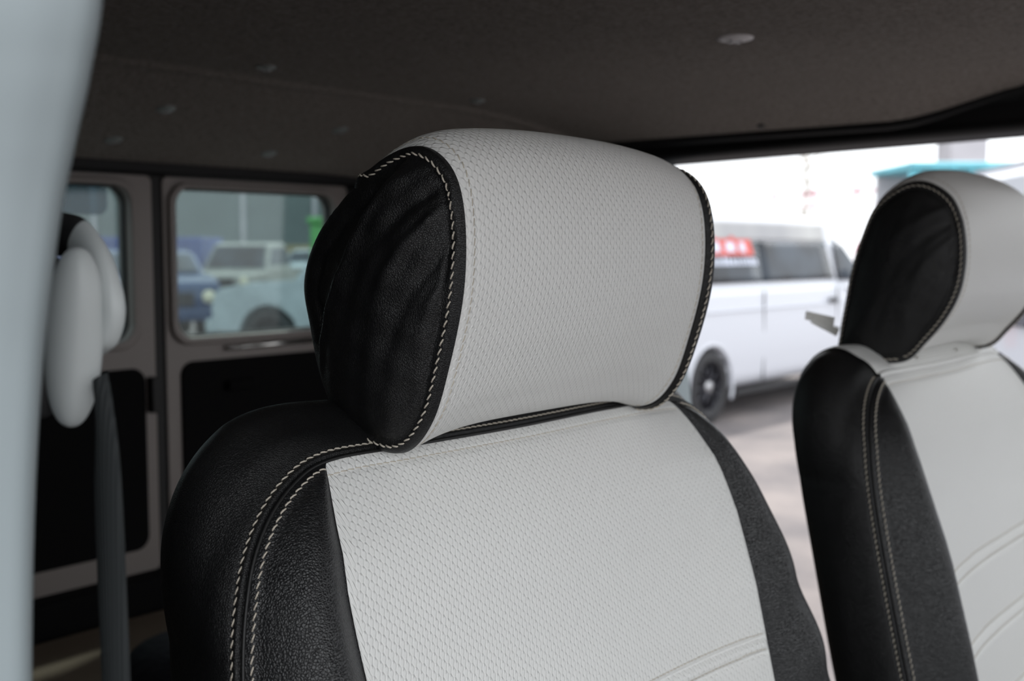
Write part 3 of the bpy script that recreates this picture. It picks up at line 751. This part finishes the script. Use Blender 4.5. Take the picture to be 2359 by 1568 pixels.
def wheel(parent, x, y, z, r, w, outer=1):
    """tyre with spoked rim, axle along X"""
    t = TB(); prof = [(r * .68, -w / 2), (r * .9, -w / 2), (r * .98, -w * .38), (r, 0), (r * .98, w * .38), (r * .9, w / 2), (r * .68, w / 2), (r * .66, 0)]
    n = 48; q = cr(prof, 40, True)
    P = np.array([[(x + h, y + a * math.cos(t_), z + a * math.sin(t_)) for a, h in q] for t_ in np.linspace(0, 2 * math.pi, n, endpoint=False)])
    Pc = np.concatenate([P, P[:, :1]], 1)
    ty = grid('wheel', Pc, M['tyre'], parent, True)
    s = TB(); f = x + outer * w * .36
    for k in range(10):
        a = 2 * math.pi * k / 10
        s.tube([(f, y + r * .12 * math.cos(a), z + r * .12 * math.sin(a)), (f - outer * .01, y + r * .66 * math.cos(a + .06), z + r * .66 * math.sin(a + .06))], r * .045, 6)
    s.tube([(f - outer * w * .05, y + r * .67 * math.cos(a), z + r * .67 * math.sin(a)) for a in np.linspace(0, 2 * math.pi, 40)], r * .05, 6)
    s.build('rim', M['alloy'], ty, True)
    h = TB().tube([(f - outer * .03, y, z), (f + outer * .025, y, z)], r * .15, 16); h.build('hub_cap', M['hub'], ty, True)
    TB().tube([(x - outer * w * .2, y, z), (x - outer * w * .1, y, z)], r * .66, 24).build('brake_disc', M['tyre'], ty, True)
    return ty

def body_loft(name, stations, mat, parent, n=64):
    """stations: (y, half_width_bottom, half_width_top, z_bottom, z_shoulder, z_top)"""
    P = []
    for (y, wb, wt, z0, zs, z1) in stations:
        half = [(0, z0), (wb * .8, z0), (wb * .97, z0 + .06), (wb, z0 + .22), (wb * 1.005, (z0 + zs) / 2), (wb * .985, zs - .03), (wb * .975, zs), (wt + (wb * .97 - wt) * .45, zs + (z1 - zs) * .5), (wt, z1 - .16), (wt * .96, z1 - .07), (wt * .82, z1 - .015), (wt * .4, z1), (0, z1)]
        a = cr([(p_[0], y, p_[1]) for p_ in half], 40); b = a[::-1][1:-1].copy(); b[:, 0] *= -1
        P.append(np.vstack([a, b]))
    P = np.array(P).transpose(1, 0, 2)
    # smooth along the length
    Q = np.array([cr(P[i], 120) for i in range(P.shape[0])])
    o = grid(name, Q, mat, parent, True)
    bm = bmesh.new(); bm.from_mesh(o.data)
    bmesh.ops.holes_fill(bm, edges=bm.edges, sides=0); bmesh.ops.recalc_face_normals(bm, faces=bm.faces); bm.to_mesh(o.data); bm.free()
    for p_ in o.data.polygons: p_.use_smooth = len(p_.vertices) <= 4
    return o
def cut(o, objs):
    for c in objs:
        m = o.modifiers.new('cut', 'BOOLEAN'); m.operation = 'DIFFERENCE'; m.object = c; m.solver = 'EXACT'
    dg = bpy.context.evaluated_depsgraph_get(); me = bpy.data.meshes.new_from_object(o.evaluated_get(dg)); o.modifiers.clear(); o.data = me
    for c in objs: bpy.data.objects.remove(c)

def van(name):
    """local frame: Y along the length (front +Y), +X = the side that faces us; rear at y=0"""
    r = empty(name)
    st = [(0.0, .88, .74, .42, 1.10, 1.90), (.04, .93, .78, .34, 1.16, 1.95), (.12, .95, .80, .30, 1.20, 1.97), (1.0, .95, .81, .28, 1.22, 1.985), (2.4, .95, .81, .28, 1.22, 1.985), (3.5, .95, .80, .28, 1.22, 1.975),
          (3.95, .95, .78, .28, 1.20, 1.90), (4.45, .95, .66, .28, 1.16, 1.52), (4.80, .94, .62, .28, 1.08, 1.24), (5.15, .90, .58, .30, .96, 1.08), (5.32, .80, .50, .34, .80, .90)]
    b = body_loft('body', st, M['vanwhite'], r)
    cs = []
    for y in (1.06, 4.30):
        t = TB().tube([(.60, y, .335), (1.2, y, .335)], .385, 40); cs.append(t.build('c', M['tyre']))
        t = TB().tube([(-1.2, y, .335), (-.60, y, .335)], .385, 40); cs.append(t.build('c', M['tyre']))
    cut(b, cs); 
    for p_ in b.data.polygons: p_.use_smooth = len(p_.vertices) <= 4
    for y in (1.06, 4.30):
        for sx in (1, -1):
            wheel(r, sx * .83, y, .345, .345, .23, sx)
            tb = TB().tube([(sx * .947, y + .40 * math.cos(a), .335 + .40 * math.sin(a)) for a in np.linspace(-.35, math.pi + .35, 40)], .018, 8); tb.build('wheel_arch', M['vanwhite'], r, True)
            TB().tube([(sx * .60, y, .335), (sx * .62, y, .335)], .384, 32).build('wheel_well', M['rubber'], r)
    def side_x(z): # outer skin of the greenhouse
        t = (z - 1.22) / (1.825 - 1.22); return .926 + (.81 - .926) * max(0, min(1.15, t)) + .004
    def pane(nm, ys, z0, z1, mat, skew=0., d=.008):
        for sx in (1, -1):
            P = []
            for z in np.linspace(z0, z1, 8):
                t = (z - z0) / (z1 - z0)
                a, c = ys[0], ys[1] - skew * t
                P.append([(sx * (side_x(z) + d), a + (c - a) * u, z) for u in np.linspace(0, 1, 10)])
            o = grid(nm, np.array(P), mat, r, flip=(sx < 0)); md = o.modifiers.new('s', 'SOLIDIFY'); md.thickness = .008; md.offset = 0
    pane('window', (.25, 2.06), 1.285, 1.68, M['carglass'])
    pane('window', (2.08, 3.72), 1.285, 1.68, M['carglass'], .10)
    pane('window', (3.80, 4.55), 1.27, 1.66, M['carglass'], .52)
    pane('reflection_band', (.25, 3.62), 1.69, 1.87, M['silver'])  # opaque silver band painted as the reflection on the upper glass
    # swage line, sill, door gaps, rail, handle
    for sx in (1, -1):
        TB().box((sx * .953, 2.2, 1.03), (.016, 4.2, .014)).build('swage_line', M['vanwhite'], r, bevel=.004)
        TB().box((sx * .940, 2.68, .245), (.03, 2.3, .05)).build('sill', M['tyre'], r, bevel=.01)
        for y in (2.07, 3.76):
            TB().box((sx * .949, y, .76), (.008, .012, .88)).build('door_gap', M['tyre'], r)
        TB().box((sx * .975, 3.62, 1.06), (.03, .20, .05)).build('door_handle', M['tyre'], r, bevel=.01)
        TB().box((sx * 1.09, 4.25, 1.33), (.22, .10, .20)).build('wing_mirror', M['vanwhite'], r, bevel=.03)
    # windscreen, tail
    P = np.array([[(u * (.62 + .16 * (1 - t)), 4.02 + .76 * (1 - t) + .02, 1.29 + .58 * t) for u in np.linspace(-1, 1, 12)] for t in np.linspace(0, 1, 8)])
    o = grid('windscreen', P + np.array([0, .015, .012]), M['carglass'], r); md = o.modifiers.new('s', 'SOLIDIFY'); md.thickness = .01
    TB().box((0, -.01, 1.52), (1.3, .03, .46)).build('rear_window', M['carglass'], r, bevel=.01)
    for sx in (1, -1): TB().box((sx * .84, -.005, 1.05), (.12, .04, .5)).build('tail_lamp', M['redsign'], r, bevel=.01)
    TB().box((0, -.03, .46), (1.7, .10, .24)).build('rear_bumper', M['vanwhite'], r, bevel=.03)
    TB().box((0, 5.33, .50), (1.5, .08, .26)).build('front_bumper', M['vanwhite'], r, bevel=.03)
    return r
v1 = van('white_van'); tag(v1, 'white van parked outside with a red sticker on its dark side glass', 'van', 'white vans outside')
v1.location = (-5.2 - .95, 7.97, 0)
v2 = copy_tree(v1); q_ = Fv * 3.95 + Rv * 3.95 * .505; th_ = math.radians(-56)
v2.location = (q_[0] - .95 * math.cos(th_), q_[1] - .95 * math.sin(th_), 0); v2.rotation_euler = (0, 0, th_)
tag(v2, 'second white van farther right, only its roof shows above the far seat headrest', 'van', 'white vans outside')
# sticker on the first van's rear side glass: pale rounded letters on red, a line of small pale writing under it
def onvan(y, z): t = (z - 1.22) / .605; return (-5.2 - .95 + .926 + (.81 - .926) * t + .004 + .016, 7.97 + y, z)
def sticker(nm, y0, y1, z0, z1, mat, d=0.):
    V = [onvan(y0, z0), onvan(y1, z0), onvan(y1 - .03, z1), onvan(y0, z1)]; V = [(a + d, b_, c_) for a, b_, c_ in V]
    tb = TB(); n = len(tb.v); tb.v = [np.array(q) for q in V] + [np.array(q) - np.array([.004, 0, 0]) for q in V]
    tb.f = [(0, 1, 2, 3), (7, 6, 5, 4), (0, 4, 5, 1), (1, 5, 6, 2), (2, 6, 7, 3), (3, 7, 4, 0)]; return tb
off_ = 8.78 - 7.97
stk = sticker('sticker', off_, 9.93 - 7.97, 1.545, 1.70, M['redsign']); sk = stk.build('window_sticker', M['redsign'], None); sk.parent = v1; sk.location = -v1.location
tag(sk, 'red sticker with pale lettering')
tb = TB()
for k, yy in enumerate((8.86, 9.12, 9.40, 9.66)):
    w_ = .19 if k < 3 else .13; a = sticker('', yy - 7.97, yy - 7.97 + w_, 1.58, 1.675, None, .006)
    n0 = len(tb.v); tb.v += a.v; tb.f += [tuple(n0 + i for i in f) for f in a.f]
tb.build('sticker_letters', M['whitesign'], sk)
for k, yy in enumerate((9.16, 9.52)):
    tb = TB(); tb.prism([(yy - .06, 1.695), (yy + .09, 1.695), (yy + .015, 1.735)], lambda a, b_, h: (onvan(a - 7.97, b_)[0] + h, a, b_), 0, .006)
    tb.build('sticker_peak', M['redsign'], sk)
tb = TB(); yy = 8.80
while yy < 9.98:
    w_ = rnd.uniform(.04, .075); a = sticker('', yy - 7.97, yy - 7.97 + w_, 1.455, 1.455 + rnd.uniform(.055, .085), None, .0); n0 = len(tb.v); tb.v += a.v; tb.f += [tuple(n0 + i for i in f) for f in a.f]; yy += w_ + .016
tb.build('sticker_small_print', M['whitesign'], sk)

# far behind, through the opening: red railing, teal canopy, grey block
def seg(t, a, b_, r_): t.tube([a, b_], r_, 6)
def sight(px, dist, z=0.):
    """ground position along a sight line from the camera (frame pixel column, metres away)"""
    t = (px - 1179.5) / 2600; d = Fv + Rv * t; p = d * dist; return np.array([p[0], p[1], z])
A_, B_ = sight(1775, 22), sight(2075, 20)
rl = empty('red_railing', tuple(A_)); tag(rl, 'thin red steel railing far behind the white van', 'railing')
for zz, r_ in ((2.62, .030), (2.40, .014)):
    tb = TB(); seg(tb, np.array([0, 0, zz]), B_ - A_ + np.array([0, 0, zz + .06]), r_); tb.build('rail', M['red'], rl)
for k in range(4):
    tb = TB(); p_ = (B_ - A_) * k / 3; seg(tb, p_, p_ + np.array([0, 0, 2.75]), .022); tb.build('post', M['red'], rl)
cn = empty('teal_canopy', tuple(sight(2215, 18))); tag(cn, 'teal sheet metal canopy showing above the far headrest', 'canopy')
TB().box((0, 0, 2.86), (2.4, 2.0, .10)).build('roof', M['teal'], cn, bevel=.02)
for k in range(4): TB().tube([(-1.1 + .55 * k, -.9, 2.80), (-.95 + .55 * k, -.9, 2.45), (-.80 + .55 * k, -.9, 2.80)], .05, 6).build('roof_truss', M['teal'], cn)
for x in (-1.12, 1.12): TB().box((x, -.85, 1.4), (.12, .12, 2.8)).build('post', M['teal'], cn, bevel=.02)
TB().box((0, .8, 1.4), (2.3, .10, 2.8)).build('back_wall', M['greywall'], cn, bevel=.02)
cn.rotation_euler = (0, 0, YAW)
gc = TB().box((0, 0, 3.5), (.85, .85, 7)).build('grey_tower', M['greywall'], None, bevel=.03); gc.location = sight(2205, 26); gc.rotation_euler = (0, 0, YAW)
tag(gc, 'pale grey square tower above the teal canopy', 'tower')
# bare tree behind the white van, washed out by the sky
tr = empty('bare_tree', tuple(sight(1850, 30))); tag(tr, 'thin bare tree washed out by the bright sky', 'tree')
TB().tube([(0, 0, 0), (.05, 0, 1.6), (0, 0, 4.2)], [.10, .07, .03], 8).build('trunk', M['bark'], tr, True)
tb = TB()
for k in range(46):
    z0 = rnd.uniform(1.9, 4.0); a = rnd.uniform(0, 6.28); l = rnd.uniform(.3, .75); d_ = np.array([math.cos(a) * l, math.sin(a) * l, l * rnd.uniform(.2, .9)])
    tb.tube([(0, 0, z0), np.array([0, 0, z0]) + d_ * .5, np.array([0, 0, z0]) + d_ + np.array([0, 0, .05])], [.02, .012, .005], 4)
tb.build('branches', M['bark'], tr)

# behind the rear windows
def ray_at(px, py, dist):
    """documented sight lines used only to choose ground positions of the far cars"""
    t = (px - 1179.5) / 2600; d = Fv + Rv * t; return np.array([0, 0, 1.6]) + d * dist
shed = empty('grey_shed', (-24, 13, 0)); tag(shed, 'long grey green clad shed filling the view behind the parked cars', 'shed')
Rt = math.radians(30)
for k in range(7):
    o = TB().box((-9 + 3 * k, 0, 4.5), (2.9, .3, 9)).build('wall_panel', M['hill'], shed, bevel=.04)
for k in range(6):
    TB().box((-7.5 + 3 * k, -.12, 4.5), (.18, .25, 9)).build('rib', M['greywall'], shed, bevel=.02)
c_ = ray_at(480, 570, 48); shed.location = (c_[0], c_[1], 0); shed.rotation_euler = (0, 0, YAW + math.radians(12))

def car(name, paint, L, Hh, hood_h, kind='suv'):
    """local: front +Y=0 .. rear -L ; profile drawn in (y,z), extruded over the width with tumblehome"""
    r = empty(name); W = .92
    if kind == 'suv':
        low = [(0, .45), (.02, .80), (-.03, .98), (-.12, 1.06), (-.6, 1.14), (-1.25, 1.18), (-L + .1, 1.18), (-L, 1.05), (-L, .45)]
        top = [(-1.20, 1.16), (-1.85, Hh - .06), (-2.4, Hh), (-L + .35, Hh - .02), (-L + .08, 1.16)]
    else:
        low = [(0, .45), (.02, .85), (-.06, .98), (-1.10, 1.06), (-2.9, 1.06), (-L, 1.06), (-L, .45)]
        top = [(-1.05, 1.04), (-1.55, Hh - .04), (-1.75, Hh), (-2.65, Hh), (-2.85, 1.04)]
    P = TB().prism(low, lambda a, b, h: (h, a, b), -W, W); b = P.build('body', paint, r)
    cs = []
    for y in (-.85, -L + .85):
        for sx in (1, -1): cs.append(TB().tube([(sx * .62, y, .38), (sx * 1.2, y, .38)], .45, 32).build('c', paint))
    cut(b, cs); md = b.modifiers.new('bevel', 'BEVEL'); md.width = .05; md.segments = 3; md.limit_method = 'ANGLE'
    tb = TB(); n0 = 0
    V = []; k = len(top)
    for sx in (-1, 1):
        for (y, z) in top: V.append(np.array((sx * (W - .03 - .20 * (z - 1.1)), y, z)))
    tb.v = V; tb.f = [tuple(range(k)), tuple(range(2 * k - 1, k - 1, -1))] + [(i, (i + 1) % k, k + (i + 1) % k, k + i) for i in range(k)]
    tb.build('cabin', paint, r, bevel=.05)
    # glass
    ym, zm = top[0]; y1, z1 = top[1]
    f = lambda t: (ym + (y1 - ym) * t, zm + (z1 - zm) * t)
    V = []
    for t in (.12, .92):
        y, z = f(t); w_ = W - .12 - .20 * (z - 1.1)
        V += [np.array((-w_, y + .02, z + .012)), np.array((w_, y + .02, z + .012))]
    tb = TB(); tb.v = V + [v - np.array([0, .02, .01]) for v in V]; tb.f = [(0, 1, 3, 2), (4, 6, 7, 5), (0, 4, 5, 1), (2, 3, 7, 6), (0, 2, 6, 4), (1, 5, 7, 3)]; tb.build('windscreen', M['carglass'], r)
    for sx in (1, -1):
        yb = top[-1][0]; xx = lambda z: sx * (W - .03 - .20 * (z - 1.1) + .004)
        pts = [(ym - .18, 1.20), (y1 - .08, Hh - .14), ((y1 + yb) / 2, Hh - .12), (yb + .3 if kind == 'suv' else yb + .12, Hh - .14), (yb + .2 if kind == 'suv' else yb + .1, 1.20)]
        tb = TB(); n = len(pts); tb.v = [np.array((xx(z), y, z)) for y, z in pts] + [np.array((xx(z) - sx * .02, y, z)) for y, z in pts]
        tb.f = [tuple(range(n)), tuple(range(2 * n - 1, n - 1, -1))] + [(i, (i + 1) % n, n + (i + 1) % n, n + i) for i in range(n)]; tb.build('side_window', M['carglass'], r)
        TB().tube([(sx * .72, .03, .82), (sx * .72, -.06, .82)], .11, 16).build('headlamp', M['lamp'], r, True)
        for y in (-.85, -L + .85): wheel(r, sx * .80, y, .38, .38, .24, sx)
    TB().box((0, .03, .78), (.95, .03, .22)).build('grille', M['tyre'], r, bevel=.01)
    TB().box((0, .07, .52), (1.78, .16, .20)).build('bumper', paint, r, bevel=.04)
    if kind != 'suv': TB().box((0, -L + .9, 1.0), (1.5, 1.6, .15)).build('load_bed', M['tyre'], r)
    return r
def put(o, px, dist, heading_deg):
    p_ = ray_at(px, 570, dist); o.location = (p_[0], p_[1], 0); o.rotation_euler = (0, 0, YAW + math.radians(heading_deg))
suv = car('pale_blue_suv', M['suv'], 4.6, 1.95, 1.15); put(suv, 560, 16.8, 76); tag(suv, 'pale blue off road car seen through the right-hand rear window', 'car')
pk = car('grey_pickup', M['pickup'], 5.0, 1.78, 1.05, 'pickup'); put(pk, 500, 28, 170); tag(pk, 'pale grey pickup cab parked behind the pale blue car', 'pickup truck')
nv = car('navy_car', M['navy'], 4.2, 1.60, 1.05); put(nv, 378, 18.5, 205); tag(nv, 'dark blue car with shining headlamp at the left edge of the rear window', 'car')
sd = car('silver_car', M['suv'], 4.4, 1.62, 1.05); put(sd, 690, 36, 175); tag(sd, 'small silver car half hidden behind the pale blue bonnet', 'car')
ct = empty('blue_container'); TB().box((0, 0, .98), (4.6, 2.2, 1.9)).build('container_box', M['blue'], ct, bevel=.03)
tb = TB()
for k in range(14): tb.box((-2.1 + .32 * k, -1.12, .98), (.12, .06, 1.7))
tb.build('corrugation', M['blue'], ct)
p_ = ray_at(300, 570, 31); ct.location = (p_[0], p_[1], 0); ct.rotation_euler = (0, 0, YAW); tag(ct, 'blue shipping container behind the grey pickup', 'container')
yb_ = empty('yellow_skip'); tb = TB().prism([(-1, .0), (1, .0), (1.3, 1.75), (-1.3, 1.75)], lambda a, b, h: (a, h, b), -.8, .8); tb.build('skip_body', M['yellow'], yb_, bevel=.04)
TB().box((0, 0, 1.72), (2.7, 1.7, .08)).build('rim', M['yellow'], yb_, bevel=.02)
p_ = ray_at(672, 570, 44); yb_.location = (p_[0], p_[1], 0); yb_.rotation_euler = (0, 0, YAW); tag(yb_, 'faded yellow skip between the silver car and the grey shed', 'skip')
gb = empty('green_cabin'); TB().box((0, 0, 1.02), (1.1, 1.1, 2.05)).build('cabin_body', M['green'], gb, bevel=.05); TB().box((0, 0, 2.10), (1.2, 1.2, .12)).build('cabin_roof', M['green'], gb, bevel=.04)
TB().box((0, -.56, 1.0), (.7, .03, 1.7)).build('cabin_door', M['green'], gb, bevel=.01)
p_ = ray_at(800, 570, 20); gb.location = (p_[0], p_[1], 0); gb.rotation_euler = (0, 0, YAW); tag(gb, 'bright green plastic cabin beside the pale blue car', 'cabin')
